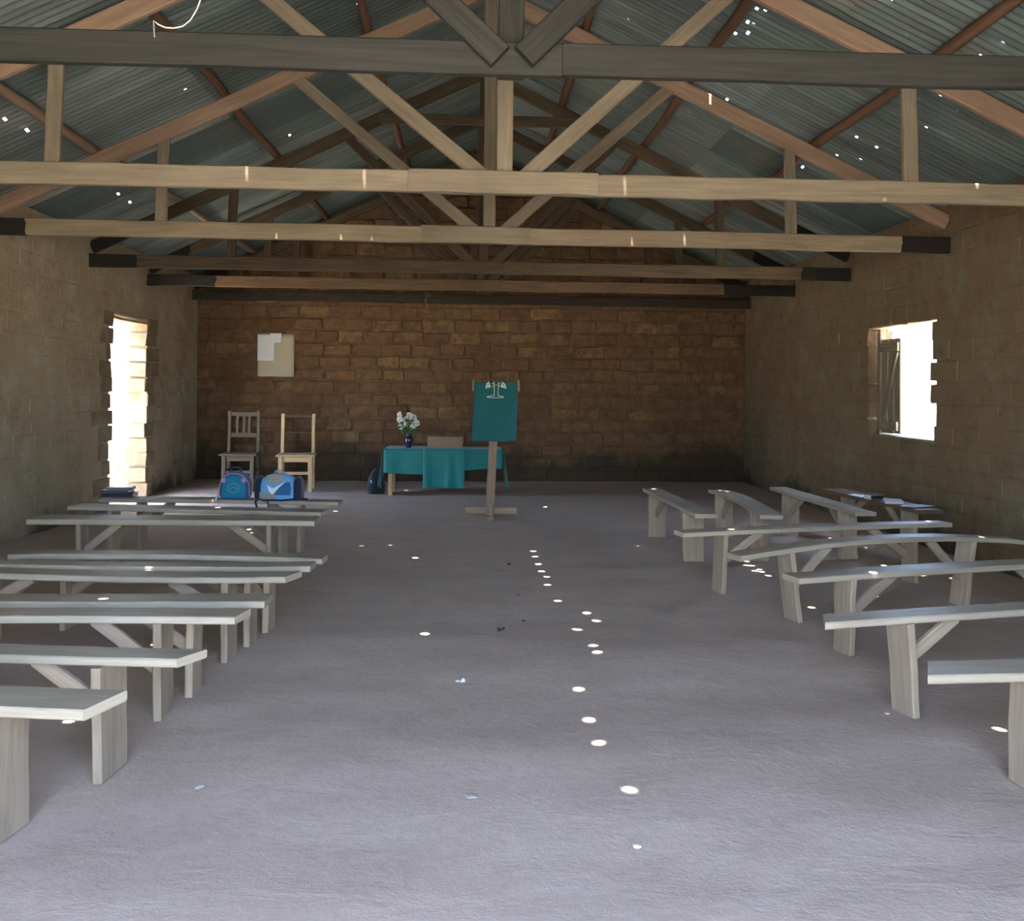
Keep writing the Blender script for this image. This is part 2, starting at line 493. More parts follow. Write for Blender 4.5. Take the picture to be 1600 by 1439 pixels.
def side_wall(name, x_in, sgn, top, op, mat_m, mat_b, label, seed, jut, rec, y_from):
    o0, o1, z0, z1 = op
    m = MB(); xa, xb = x_in + sgn * rec, x_in + sgn * TH; x0_, x1_ = min(xa, xb), max(xa, xb); g = .05
    m.box(x0_, x1_, YF - TH, o0 - g, -.05, top); m.box(x0_, x1_, o1 + g, YB + TH, -.05, top); m.box(x0_, x1_, o0 - g, o1 + g, z1 + .06, top)
    if z0 > .01: m.box(x0_, x1_, o0 - g, o1 + g, -.05, z0 - .02)
    wobj = tag(m.build(name, mat_m), kind='structure', label=label, cat='wall')
    lay_wall(wobj, mat_b, YF, YB, lambda y: top + .01,
             lambda a, out, z, e: ((x_in + sgn * ((TH + .04) / 2 - .012 if e else .10) - sgn * out, a, z), math.pi / 2),
             lambda s0, s1, z, r: free_spans(s0, s1, z, o0, o1, z0, z1 + .02, r),
             lambda b: (-99 if b[4] else 0 if b[0] > y_from else 50) + abs(b[2] - 1.2) * .3 - b[0] * .2, 300, jut, seed)
    return wobj


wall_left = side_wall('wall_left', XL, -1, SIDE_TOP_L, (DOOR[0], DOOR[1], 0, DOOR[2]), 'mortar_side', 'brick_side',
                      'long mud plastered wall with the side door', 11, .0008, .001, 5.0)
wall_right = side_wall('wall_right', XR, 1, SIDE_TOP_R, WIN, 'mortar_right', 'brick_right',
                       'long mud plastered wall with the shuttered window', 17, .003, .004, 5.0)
# front wall behind the camera, with the main doorway
fw_ = MB(); f0, f1, fh = FRONT
fw_.box(XL - TH, f0, YF - TH, YF, -.05, 3.0); fw_.box(f1, XR + TH, YF - TH, YF, -.05, 3.0); fw_.box(f0, f1, YF - TH, YF, fh, 3.0)
b0 = len(fw_.v)
for yy in (YF - TH, YF):
    for (x, z) in ((XL - TH, 3.0), (XR + TH, 3.0), (X0, RZ - .03)): fw_.v.append((x, yy, z))
fw_.face((b0, b0 + 1, b0 + 2)); fw_.face((b0 + 5, b0 + 4, b0 + 3)); fw_.face((b0 + 1, b0 + 4, b0 + 5, b0 + 2)); fw_.face((b0, b0 + 2, b0 + 5, b0 + 3))
tag(fw_.build('wall_front', 'mortar_side'), kind='structure', label='entrance wall with the main doorway', cat='wall')

# ------------------------------------------------------------------ side door
d1 = empty('door_1', (XL - TH - .06, DOOR[1] + .03, 0)); tag(d1, 'weathered plank door swung outwards in the left wall', 'door', kind='structure')
wv = .125
for k in range(8):
    MB().plank((-.05 - wv * (k + .5), 0, .04), (-.05 - wv * (k + .5), 0, 2.10), wv - .008, .03, (0, 1, 0), n=5, jit=.001).build('plank', 'door', d1)
for zz in (.35, 1.75):
    P('ledge', 'door', d1, (-.06, .03, zz), (-1.03, .03, zz), .12, .025, (0, 1, 0))
t1 = empty('trim_1', (XL - TH / 2, (DOOR[0] + DOOR[1]) / 2, DOOR[2])); tag(t1, 'pale timber lintel bowed over the side door', 'lintel', kind='structure')
for k in range(2):
    P('lintel_board', 'pale_wood', t1, (-.06 + .12 * k, -.72, .025), (-.06 + .12 * k, .72, .02), .035, .11, (1, 0, 0), n=6, bow=-.015)

# ------------------------------------------------------------------ window
win = empty('window_1', (XR + .10, 9.09, WIN[2])); tag(win, 'small unglazed window with one ledged and braced shutter', 'window', kind='structure')
leaf_ = empty('shutter'); leaf_.parent = win
for k, (a, b_) in enumerate(((0, .135), (.14, .275), (.28, .42))):
    P('shutter_board', 'shutter', leaf_, (.0, (a + b_) / 2, .02), (.0, (a + b_) / 2, .985), b_ - a - .004, .024, (1, 0, 0), n=4)
P('ledge', 'shutter', leaf_, (-.026, .015, .10), (-.026, .405, .10), .09, .024, (1, 0, 0))
P('ledge', 'shutter', leaf_, (-.026, .015, .90), (-.026, .405, .90), .09, .024, (1, 0, 0))
P('brace', 'shutter', leaf_, (-.026, .34, .15), (-.026, .05, .85), .075, .024, (1, 0, 0))
P('window_frame', 'shutter', win, (.0, .455, -.02), (.0, .455, 1.10), .06, .06, (1, 0, 0))
P('window_sill', 'shutter', win, (.02, -.84, -.012), (.02, .50, -.012), .20, .03, (0, 0, 1))
P('lintel', 'pale_wood', win, (.01, -.98, 1.125), (.01, .62, 1.125), .20, .05, (0, 0, 1))

# ------------------------------------------------------------------ sun holes in the roof
ray_cols = None


def ray(px, py):
    return fwd + cr * ((px - 800) / F_PX) + cu * ((605.6 - py) / F_PX)


def hit_roof(o, d):
    for s in (-1, 1):
        den = d.z + SLOPE * s * d.x
        if abs(den) < 1e-6: continue
        t = (RZ + SLOPE * s * X0 - o.z - SLOPE * s * o.x) / den
        p = o + d * t
        if t > 0 and s * (p.x - X0) >= 0: return p
    return None


# nail holes seen against the sky, and the holes whose sun flecks lie on floor, benches, beams and the right wall
seen = [(8, 187), (32, 197), (43, 204), (453, 212), (482, 197), (594, 157), (605, 236), (185, 303), (203, 316), (1195, 17), (1190, 26), (1177, 38), (1168, 53), (1207, 2),
        (1391, 0), (1568, 67), (1533, 88), (1401, 159), (1415, 155), (1424, 148), (1434, 151), (1469, 148), (1474, 144), (1494, 171), (1479, 209), (1339, 214), (1308, 243),
        (1345, 249), (1254, 261), (1109, 122), (830, 129)]
HOLES = []
for q in seen:
    p = hit_roof(Vector((0, 0, CAM_H)), ray(*q)); HOLES.append((p.x, p.y, .011))
flecks = [(.55, 8.02, 0), (.55, 7.78, 0), (.56, 7.47, 0), (.56, 7.18, 0), (.58, 6.96, 0), (.57, 6.69, 0), (.59, 6.19, 0), (.75, 5.85, 0), (.78, 5.66, 0), (.64, 5.46, 0), (.69, 5.09, 0),
          (.69, 4.95, 0), (.52, 4.37, 0), (.52, 3.96, 0), (.52, 3.68, 0), (.57, 3.25, 0), (-.44, 7.72, 0), (-.24, 5.33, 0), (-2.17, 8.42, 0), (-2.15, 8.06, 0), (-2.17, 9.28, 0), (-2.10, 9.04, 0),
          (-2.12, 9.50, 0), (2.24, 5.98, 0), (2.20, 4.98, 0), (2.23, 3.80, 0), (-1.67, 3.99, 0), (2.23, 7.70, 0), (2.25, 7.45, 0), (2.245, 7.21, 0), (3.60, 8.25, 0), (3.66, 7.52, 0), (3.67, 6.88, 0),
          (-2.00, 7.50, .44), (-1.96, 6.88, .44), (-1.72, 5.07, .44), (-1.76, 4.80, .44), (-1.66, 4.31, .44), (-1.88, 4.02, .44), (1.80, 9.02, .44), (2.45, 8.98, .44), (2.47, 8.80, .44), (1.84, 6.44, .44),
          (-1.41, 5.893, 2.75), (-.68, 5.893, 2.72), (.97, 5.893, 2.74), (-1.65, 7.943, 2.68), (-1.11, 7.943, 2.68), (-.85, 7.943, 2.67), (1.09, 7.943, 2.70), (1.38, 7.943, 2.69), (1.83, 7.943, 2.70),
          (4.19, 12.80, 2.03), (4.19, 11.58, 2.07), (4.19, 11.40, 2.03), (4.19, 10.62, 2.18), (4.19, 10.38, 2.20), (4.19, 10.83, .82), (4.19, 7.02, .70)]
for q in flecks:
    p = hit_roof(Vector(q), SUN); HOLES.append((p.x, p.y, .0025 if q[0] > 4.1 else .008 if q[2] > 1 else .011))

# ------------------------------------------------------------------ corrugated roof sheets
ceil_ = empty('ceiling', (X0, 7, RZ)); tag(ceil_, 'corrugated iron roof on timber trusses pierced by nail holes', 'roof', kind='structure')
PITCH, SEG, AMP = .076, 8, .0095
NCOR = 10; SW = PITCH * NCOR
cosr = 1 / math.sqrt(1 + SLOPE ** 2); sinr = SLOPE * cosr
LEN = (XR - X0 + TH + .42) / cosr
y_start, n_col = YF - TH - .5, int((YB + TH + .45 - (YF - TH - .5)) / (SW - PITCH)) + 1
rows = [(-.02, LEN * .52), (LEN * .50, LEN)]
shared = {}
for side in (-1, 1):
    for c in range(n_col):
        y0 = y_start + c * (SW - PITCH)
        for r, (s0, s1) in enumerate(rows):
            lift = (.0035 if c % 2 else 0) + (.006 if r == 0 else 0)
            hs = []
            for (hx, hy, hr) in HOLES:
                if (hx - X0) * side >= 0:
                    s = abs(hx - X0) / cosr
                    if s0 + .02 < s < s1 - .02 and y0 + .01 < hy < y0 + SW + PITCH * .5: hs.append((s, hy - y0, hr))
            key = (side, r, c % 2)
            if not hs and key in shared: me = shared[key]
            else:
                cuts = {s0, s1, s0 + (s1 - s0) / 3, s0 + (s1 - s0) * 2 / 3}
                for (s, hy, hr) in hs: cuts.add(s - hr); cuts.add(s + hr)
                cuts = sorted(cuts); m = MB(); ncol = NCOR * SEG + SEG // 2
                for s in cuts:
                    for k in range(ncol + 1):
                        zz = AMP * math.sin(2 * math.pi * k / SEG) + lift
                        m.v.append((side * (s * cosr + zz * sinr), k * PITCH / SEG, -s * sinr + zz * cosr))
                for i in range(len(cuts) - 1):
                    sm = (cuts[i] + cuts[i + 1]) / 2
                    for k in range(ncol):
                        ym = (k + .5) * PITCH / SEG
                        if any(abs(sm - s) < hr and abs(ym - hy) < (hr + .004 if hr > .008 else .0049) for (s, hy, hr) in hs): continue
                        a = i * (ncol + 1) + k
                        m.face((a, a + 1, a + ncol + 2, a + ncol + 1))
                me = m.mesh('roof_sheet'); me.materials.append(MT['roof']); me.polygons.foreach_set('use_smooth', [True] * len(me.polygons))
                if not hs: shared[key] = me
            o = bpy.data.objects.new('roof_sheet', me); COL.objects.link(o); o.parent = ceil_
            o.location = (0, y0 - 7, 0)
cap = MB()
for k in range(2):
    sg = -1 if k == 0 else 1
    cap.plank((sg * .055, YF - 1.2 - 7, .018 - .055 * SLOPE + .012), (sg * .055, YB + .6 - 7, .018 - .055 * SLOPE + .012), .11, .002, (sg * sinr, 0, cosr), n=8, jit=0, ch=.0004)
cap.build('ridge_cap', 'roof', ceil_)

# ------------------------------------------------------------------ trusses
TIE_Z, TIE_H = 2.72, .14
RC = 4.855                                               # rafter centre line at the apex


def raf_z(x): return RC - SLOPE * abs(x - X0)


def truss(y, tie, raf, web, label, posts=(-2.65, 2.88), kx=.17, strut=1.66, splice=None, ends=(XL + .01, XR - .01), tie_h=TIE_H, dz=0.0, front_web=False, post_mat=None, rw=.13, collar=None):
    t = empty('roof_truss', (0, y, 0)); tag(t, label, 'truss', 'roof trusses across the hall')
    zt = TIE_Z + dz; e0, e1 = ends
    fo = -.055 if front_web else .05
    # tie of two lapped boards
    P('tie_beam', tie, t, (e0, 0, zt + .012), (.35, 0, zt), tie_h, .05, (0, 1, 0), n=10, jit=.004)
    P('tie_beam', tie, t, (.352, 0, zt), (e1, 0, zt - .012), tie_h, .05, (0, 1, 0), n=10, jit=.004)
    if splice:
        P('splice_board', splice[0], t, (splice[1], -.047, zt + .002), (splice[2], -.047, zt - .004), tie_h * 1.03, .04, (0, 1, 0), n=6, jit=.003)
    for s, e in ((-1, e0), (1, e1)):
        xe = e + s * .0
        P('rafter', raf, t, (X0 + s * .03, .05, raf_z(X0 + s * .03)), (xe, .05, raf_z(xe)), rw, .05, (0, 1, 0), n=8, jit=.004)
        if strut:
            xs = X0 + s * strut
            P('strut', web[1] if len(web) > 1 else web[0], t, (kx + s * (.045 if front_web else .09), fo - (.003 * s if front_web else 0), zt + (-.01 if front_web else .02)), (xs, fo, raf_z(xs) + .02), .10, .045, (0, 1, 0), n=6, jit=.004)
    if kx is not None:
        kf = .05 if front_web else fo - .004
        P('king_post', web[0], t, (kx, kf, zt - .06), (kx, kf, raf_z(kx) + .03), .105, .045, (0, 1, 0), n=6, jit=.002)
    for px_ in posts:
        P('hanger_post', post_mat or web[0], t, (px_, fo + .002, zt - .05), (px_ + (-.03 if px_ > 0 else .03), fo + .002, raf_z(px_) - .01), .095, .045, (0, 1, 0), n=4, jit=.002)
    if collar:
        P('collar', web[0], t, (X0 - collar[1], -.0 , collar[0]), (X0 + collar[1], -.0, collar[0]), .11, .045, (0, 1, 0), n=6)
    return t


truss(3.67, 'tim_grey', 'tim_grey', ('tim_grey',), 'dark grey weathered truss nearest the entrance, its tie beam across the top of the view', posts=(-3.0, 3.1), kx=.15, strut=1.55, tie_h=.128, front_web=True, rw=.14)
truss(5.92, 'tim_new', 'tim_red', ('tim_new',), 'pale sawn truss second from the entrance with white fleck streaks and a spliced tie beam', kx=.205, splice=('tim_new', -.40, .80))
truss(7.97, 'tim_new3', 'tim_red', ('tim_new',), 'tan truss third from the entrance, tie beam ends tarred black, chalk writing on it', posts=(-2.65, 2.80), kx=.15, splice=('tim_new', -.43, .50))
truss(10.10, 'tim_dark', 'tim_dark', ('tim_dark',), 'dark brown truss fourth from the entrance, just behind the tan tie beam', posts=(-2.6, 2.75), kx=.13, strut=1.5, collar=(4.32, 1.1))
truss(11.87, 'tim_brown5', 'tim_dark', ('tim_dark',), 'reddish brown truss with black ends, second from the brick end wall', posts=(-2.6, 2.7), kx=.12, strut=1.5)
truss(13.77, 'tim_black', 'tim_dark', ('tim_dark',), 'black tarred truss right against the brick end wall', posts=(-2.6, 2.7), kx=.12, strut=1.5)
truss(1.55, 'tim_grey', 'tim_grey', ('tim_grey',), 'grey truss over the entrance end, above the viewer', kx=.15, strut=1.6)


# ------------------------------------------------------------------ purlin logs
def purlin(x, mat, label, wob=.02, r=.042):
    pts = []; rr = []
    n = 30; ph = random.random() * 50
    for k in range(n + 1):
        y = YF - .4 + (YB + .1 - YF + .4) * k / n
        xx = x + wob * noise.noise((y * .6, ph, 0)) * 2
        pts.append((xx, y, RC + .085 + .042 - SLOPE * abs(xx - X0) + .006 * noise.noise((y * 1.3, ph, 3)))); rr.append(r * (1 + .22 * noise.noise((y * 1.1, ph, 7))))
    o = MB().tube(pts, rr, 8).build('purlin', mat, None, smooth=True)
    tag(o, label, 'purlin', 'roof purlins along the hall')


purlin(-3.22, 'tim_red', 'lowest reddish pole purlin under the roof on the door side')
purlin(-2.14, 'log', 'middle dark pole purlin under the roof on the door side')
purlin(-.90, 'log', 'highest pole purlin beside the ridge on the door side')
purlin(.98, 'log', 'highest pole purlin beside the ridge on the window side')
purlin(1.90, 'log', 'middle brown pole purlin under the roof on the window side')
purlin(3.04, 'log', 'lowest crooked pole purlin under the roof on the window side', wob=.035)


# ------------------------------------------------------------------ benches
def bench(a, b, label, h=.44, wd=.16, th=.032, inset=.34, bow=0.0, mat='bench', legw=.15, lean=.0, cut=(0, 0), leg_mat=None, group='plank benches', braces=(1, 1), inset2=None):
    a = Vector((a[0], a[1], 0)); b = Vector((b[0], b[1], 0)); d = b - a; L = d.length; mid = (a + b) / 2
    t = empty('bench', (mid.x, mid.y, 0), math.atan2(d.y, d.x)); tag(t, label, 'bench', group)
    lm = leg_mat or 'bench_leg'
    m = MB().plank((-L / 2, 0, h - th / 2), (L / 2, 0, h - th / 2), wd, th, (0, 0, 1), n=14, jit=.0012, ch=.005, twist=random.uniform(-.03, .03))
    # skewed saw cuts at the ends and bow
    for i, v in enumerate(m.v):
        u = (v[0] + L / 2) / L
        sk = cut[0] * v[1] if u < .05 else (cut[1] * v[1] if u > .95 else 0)
        m.v[i] = (v[0] + sk, v[1], v[2] + bow * (4 * u * (1 - u)) - (bow * .5))
    m.build('seat', mat, t)
    for s in (-1, 1):
        ins = inset if s < 0 else (inset2 or inset)
        xl = s * (L / 2 - ins); u = (xl + L / 2) / L; zt = h - th + bow * 4 * u * (1 - u) - bow * .5
        ln = lean * random.uniform(.4, 1.0) * s
        P('leg', lm, t, (xl + ln, random.uniform(-.01, .01), .0), (xl, 0, zt + .002), legw, .036, (1, 0, 0), n=4, jit=.003, taper=random.uniform(.95, 1.08))
        if braces[0 if s < 0 else 1]:
            ub = (xl - s * .34 + L / 2) / L
            P('brace', lm, t, (xl - s * .005 + ln * .5, .012, .19 + random.uniform(-.02, .03)), (xl - s * (.27 + random.uniform(0, .06)), .012, h - th + bow * 4 * ub * (1 - ub) - bow * .5 - .004), .058, .03, (0, 1, 0), n=3, jit=.003)
    return t


G1, G2, G3 = 'benches on the door side', 'benches on the window side', 'benches standing lengthwise by the window wall'
bench((-3.16, 8.17), (-1.10, 8.00), 'farthest bench on the door side, carrying the two backpacks and dark books', group=G1, bow=.008, wd=.19)
bench((-3.19, 7.66), (-1.13, 7.34), 'second farthest bench on the door side, just in front of the backpacks', group=G1, wd=.20)
bench((-3.18, 6.96), (-1.12, 6.92), 'third farthest bench on the door side, level plank with open floor in front', group=G1, wd=.26, th=.04)
bench((-2.64, 5.52), (-.83, 5.40), 'warped plank bench on the door side, its far left end in view mid row', group=G1, wd=.14, bow=.012, inset=.32)
bench((-2.95, 5.23), (-.85, 5.12), 'bench on the door side half hidden behind the sagging plank before it', group=G1, wd=.15, bow=-.012)
bench((-2.95, 5.05), (-.90, 4.83), 'slightly sagging bench on the door side with two sun flecks on its seat', group=G1, wd=.16, bow=-.02, cut=(0, .25))
bench((-3.05, 4.36), (-.92, 4.33), 'bench on the door side, fourth from the entrance', group=G1, wd=.17, bow=-.006)
bench((-3.0, 4.06), (-.97, 4.05), 'bench on the door side, third from the entrance, thick square leg', group=G1, wd=.155, bow=.006, legw=.17, cut=(0, .2))
bench((-2.95, 3.62), (-1.0, 3.42), 'bench on the door side, second from the entrance, wide brown leg', group=G1, wd=.14, legw=.20, inset=.31, cut=(0, .4), lean=.02)
bench((-3.05, 3.20), (-1.12, 2.93), 'bench on the door side nearest the entrance, cut by the left picture edge', group=G1, wd=.19, legw=.22, inset=.33, cut=(0, .2), th=.034)

bench((1.86, 7.22), (1.80, 9.10), 'lengthwise bench farthest from the window wall, nearest the aisle', group=G3, wd=.18, legw=.17, inset=.38, inset2=.26)
bench((2.40, 7.27), (2.46, 9.12), 'lengthwise bench in the middle of the three with two sun flecks on its end', group=G3, wd=.18, legw=.17, inset=.34, inset2=.28, bow=.03)
bench((3.20, 7.36), (3.12, 9.26), 'lengthwise bench with a straight pale seat, closest to the dark bench of books', group=G3, wd=.18, legw=.17, inset=.34, inset2=.34)
bench((3.78, 7.45), (3.60, 9.05), 'dark reddish bench along the window wall holding papers and books', group=G3, wd=.24, mat='bench_dark', leg_mat='bench_leg', h=.45, inset=.30)
bench((1.45, 6.36), (3.60, 6.87), 'crosswise bench on the window side farthest from the entrance', group=G2, wd=.15, inset=.33, bow=.008, lean=.02)
bench((1.60, 5.54), (3.72, 6.17), 'arched crosswise bench bowing upward in the middle', group=G2, wd=.15, bow=.06, inset=.37, lean=-.06, inset2=.42, h=.455)
bench((1.71, 4.86), (3.78, 5.36), 'straight crosswise bench on the window side, third from the entrance', group=G2, wd=.16, inset=.34, bow=.012, lean=.02)
bench((1.53, 3.93), (3.55, 4.39), 'crosswise bench on the window side with a splayed leg and thick round brace', group=G2, wd=.135, inset=.38, lean=-.06, cut=(.6, 0), legw=.15)
bench((1.63, 3.22), (3.65, 3.36), 'crosswise bench nearest the entrance, cut by the right picture edge', group=G2, wd=.17, inset=.38, cut=(.6, 0))


# ------------------------------------------------------------------ chairs
def chair(loc, rz, mat, label, slats, sw=.46, sd=.42, hs=.50, top=1.04, rails=(.98,), thin=False, lean=.05):
    t = empty('wooden_chair', loc, rz); tag(t, label, 'chair', 'wooden chairs by the end wall')
    P('seat', mat, t, (-sw / 2 - .03, 0, hs - .012), (sw / 2 + .03, 0, hs - .012), sd + .04, .024, (0, 0, 1), n=4)
    for s in (-1, 1):
        P('leg', mat, t, (s * (sw / 2 - .03), -sd / 2 + .03, 0), (s * (sw / 2 - .03), -sd / 2 + .03, hs - .02), .055, .055, (0, 1, 0))
        P('leg', mat, t, (s * (sw / 2 - .02), sd / 2, 0), (s * (sw / 2 - .02), sd / 2, hs + .01), .05, .05, (0, 1, 0))
        P('back_post', mat, t, (s * (sw / 2 - .02), sd / 2, hs), (s * (sw / 2 - .02), sd / 2 + lean, top), .045, .04, (0, 1, 0))
        P('side_stretcher', mat, t, (s * (sw / 2 - .03), -sd / 2 + .05, .26), (s * (sw / 2 - .03), sd / 2 - .02, .26), .04, .025, (1, 0, 0), n=2)
    P('apron', mat, t, (-sw / 2 + .05, -sd / 2 + .03, hs - .06), (sw / 2 - .05, -sd / 2 + .03, hs - .06), .075, .025, (0, 1, 0), n=2)
    P('front_stretcher', mat, t, (-sw / 2 + .05, -sd / 2 + .03, .255), (sw / 2 - .05, -sd / 2 + .03, .255), .04, .025, (0, 1, 0), n=2)
    for z, hh, mt in rails:
        yy = sd / 2 + lean * (z - hs) / (top - hs)
        P('back_rail', mt, t, (-sw / 2 + .04, yy, z), (sw / 2 - .04, yy, z), hh, .02, (0, 1, 0), n=3)
    for x in slats:
        P('slat', mat, t, (x, sd / 2 + lean * .42, .74), (x, sd / 2 + lean, top - .03), .035, .016, (0, 1, 0), n=2)
    return t


chair((-3.10, 12.72, 0), .06, 'chair_grey', 'weathered grey wooden chair with upright back slats, against the end wall', (-.09, 0.0, .07), sw=.43, top=1.06, rails=((1.02, .06, 'chair_grey'), (.73, .065, 'chair_grey')))
chair((-2.33, 12.62, 0), .10, 'chair_pale', 'pale new wooden chair with two thin dark back rails', (), sw=.45, top=1.03, rails=((1.0, .028, 'tim_dark'), (.78, .02, 'tim_dark')))

# ------------------------------------------------------------------ table, cloths
TX0, TX1, TY0, TY1, TZ = -1.10, .42, 12.08, 12.62, .612
tb = empty('altar_table', ((TX0 + TX1) / 2, (TY0 + TY1) / 2, 0)); tag(tb, 'low wooden table beneath the teal cloths', 'table')
hx, hy = (TX1 - TX0) / 2, (TY1 - TY0) / 2
P('table_top', 'chair_pale', tb, (-hx, 0, TZ - .02), (hx, 0, TZ - .02), 2 * hy, .03, (0, 0, 1), n=4)
for sx in (-1, 1):
    for sy in (-1, 1):
        P('leg', 'chair_pale', tb, (sx * (hx - .07) - (.10 if sx > 0 else 0), sy * (hy - .05), 0), (sx * (hx - .07) - (.06 if sx > 0 else 0), sy * (hy - .05), TZ - .035), .055, .05, (0, 1, 0))


def drape(name, mat, x0, x1, y0, y1, z, front, label, side_l=0.0, side_r=0.0, wave=.012, folds=6.0, hemfn=None, parent=None, lift=.003):
    """a cloth lying on a table top and hanging over front and sides"""
    mb = MB(); nx, ny = 44, 12; nf = 14
    W = x1 - x0

    def pt(u, v):
        # v 0..1 : back edge of top -> hem
        x = x0 + W * u
        top = .38
        if v <= top: return (x, y1 + (y0 - y1) * (v / top), z + lift)
        k = (v - top) / (1 - top); drop = (hemfn(u) if hemfn else front) * k
        yy = y0 - lift - .012 * min(1, k * 6) - wave * k * (.6 + math.sin(u * folds * 6.28 + 1.3 * math.sin(u * 9)))
        return (x + .01 * k * math.sin(u * 17), yy, z + lift - drop - .004 * k)
    mb.grid(pt, nx, 30)
    for sgn, dr, xe in ((-1, side_l, x0), (1, side_r, x1)):
        if dr:
            def ps(u, v, sgn=sgn, dr=dr, xe=xe):
                y = y0 - .014 + (y1 - y0 + .014) * u
                d_ = dr * v * (1.0 + .25 * math.sin(u * 3.1)) * (1.18 - .25 * u)
                return (xe + sgn * (.012 * min(1, v * 6) + .05 * v + .02 * v * math.sin(u * 15 + 1)), y, z + lift - d_)
            mb.grid(ps, 18, 12)
    o = mb.build(name, mat, parent, smooth=True, fix=False); solid(o, .003)
    tag(o, label, 'cloth')
    return o


drape('tablecloth', 'teal', TX0 - .01, TX1 + .01, TY0 - .012, TY1 + .01, TZ, .30, 'teal tablecloth hanging over the front and sides of the low table', .40, .42, .010, 4.0,
      lambda u: .305 + .03 * math.sin(u * 5) - .03 * u)
drape('table_runner', 'teal', -.60, -.06, TY0 - .034, TY1 - .06, TZ + .004, .505, 'longer teal panel of cloth hanging down the middle front of the table', 0, 0, .016, 2.2)

bx = empty('cardboard_box', (-.33, 12.50, TZ + .008), .02); tag(bx, 'plain brown box standing behind the cloth panel on the table', 'box')
MT['card'] = plain('brown_card', (.30, .205, .13), .9)
MB().box(-.235, .235, -.10, .10, 0, .135).build('box_body', 'card', bx)
P('lid', 'card', bx, (-.24, 0, .137), (.24, 0, .137), .21, .006, (0, 0, 1), n=1, jit=0)

# vase and flowers
MT['vase'] = plain('dark_blue_glaze', (.018, .018, .06), .12, .6, nz=.05)
vz = TZ + .007
MB().lathe([(.030, 0), (.036, .006), (.034, .02), (.046, .06), (.052, .095), (.046, .13), (.028, .155), (.024, .17), (.032, .187), (.026, .187), (.020, .17)], 22).build('vase', 'vase', smooth=True)
v_ = bpy.data.objects['vase']; v_.location = (-.80, 12.22, vz); tag(v_, 'small dark blue glazed vase on the teal tablecloth', 'vase')
MT['petal'] = plain('white_petal', (.74, .74, .70), .6, nz=.06)
MT['leaf'] = plain('green_leaf', (.075, .16, .035), .55, nz=.4)
MT['stem'] = plain('green_stem', (.10, .16, .05), .7)


def petal_ball(r):
    m = MB(); rnd = random.Random(int(r * 1e5))
    for k in range(11):
        th, ph = rnd.uniform(0, 6.28), rnd.uniform(-.3, 1.4)
        d = Vector((math.cos(th) * math.cos(ph), math.sin(th) * math.cos(ph), math.sin(ph)))
        c = d * r * .62; s1 = d.cross(Vector((0, 0, 1))); s1 = (s1 if s1.length > .1 else Vector((1, 0, 0))).normalized(); s2 = d.cross(s1)
        b = len(m.v)
        for (a, q, o_) in ((0, 0, .05), (1, 0, .35), (.7, .7, .45), (0, 1, .35), (-.7, .7, .45), (-1, 0, .35), (-.7, -.7, .45), (0, -1, .35), (.7, -.7, .45)):
            m.v.append(tuple(c + (s1 * a + s2 * q) * r * .48 + d * r * o_))
        for q in range(8): m.face((b, b + 1 + q, b + 1 + (q + 1) % 8))
    return m


pm = [petal_ball(r).mesh('blossom') for r in (.044, .050, .038)]
for me in pm: me.materials.append(MT['petal'])


def leaf_mesh(L, wd):
    m = MB()
    m.v = [(0, 0, 0), (wd * .7, L * .3, .006), (wd, L * .55, .004), (0, L, -.012), (-wd, L * .55, .004), (-wd * .7, L * .3, .006), (0, L * .35, -.004), (0, L * .65, -.006)]
    for q in ((0, 1, 6), (1, 2, 7, 6), (2, 3, 7), (0, 6, 5), (6, 7, 4, 5), (7, 3, 4)): m.face(q)
    me = m.mesh('leaf'); me.materials.append(MT['leaf']); return me


lm_ = [leaf_mesh(.075, .018), leaf_mesh(.095, .022)]
rf = random.Random(5)
heads = [(-.115, .31, 2), (-.10, .255, 1), (-.125, .215, 1), (-.085, .20, 1), (-.03, .245, 0), (.0, .29, 1), (.02, .225, 0), (.055, .27, 0), (.085, .20, 1), (.07, .235, 2), (-.06, .15, 2), (.045, .15, 2), (-.10, .16, 0), (.015, .18, 2)]
for i, (hx_, hz_, k) in enumerate(heads):
    fl_ = empty('flower_stem', (-.80, 12.22, vz + .12)); tag(fl_, {0: 'white blossom standing highest at the left of the dark blue vase', 2: 'white blossom reaching farthest left out of the dark blue vase', 5: 'white blossom standing highest in the middle of the bouquet', 8: 'white blossom reaching farthest right out of the dark blue vase', 7: 'white blossom standing highest at the right of the bouquet'}.get(i, 'white blossom inside the bouquet on a leafy green stem in the dark blue vase'), 'flower', 'white flowers in the vase')
    yy = rf.uniform(-.07, .07); tip = Vector((hx_, yy, hz_))
    MB().tube([(0, 0, 0), (hx_ * .25, yy * .25, hz_ * .45), tip], .0035, 5).build('stem', 'stem', fl_)
    o = bpy.data.objects.new('blossom', pm[k]); COL.objects.link(o); o.parent = fl_; o.location = tip; o.rotation_euler = (rf.uniform(.2, 1.2), rf.uniform(-.4, .4), rf.uniform(0, 6))
    for q in range(8):
        o = bpy.data.objects.new('leaf', lm_[q % 2]); COL.objects.link(o); o.parent = fl_
        f = rf.uniform(.45, .98); o.location = (hx_ * f * f, yy * f, hz_ * f); o.rotation_euler = (rf.uniform(-.9, .5), rf.uniform(-.5, .5), rf.uniform(0, 6.28))

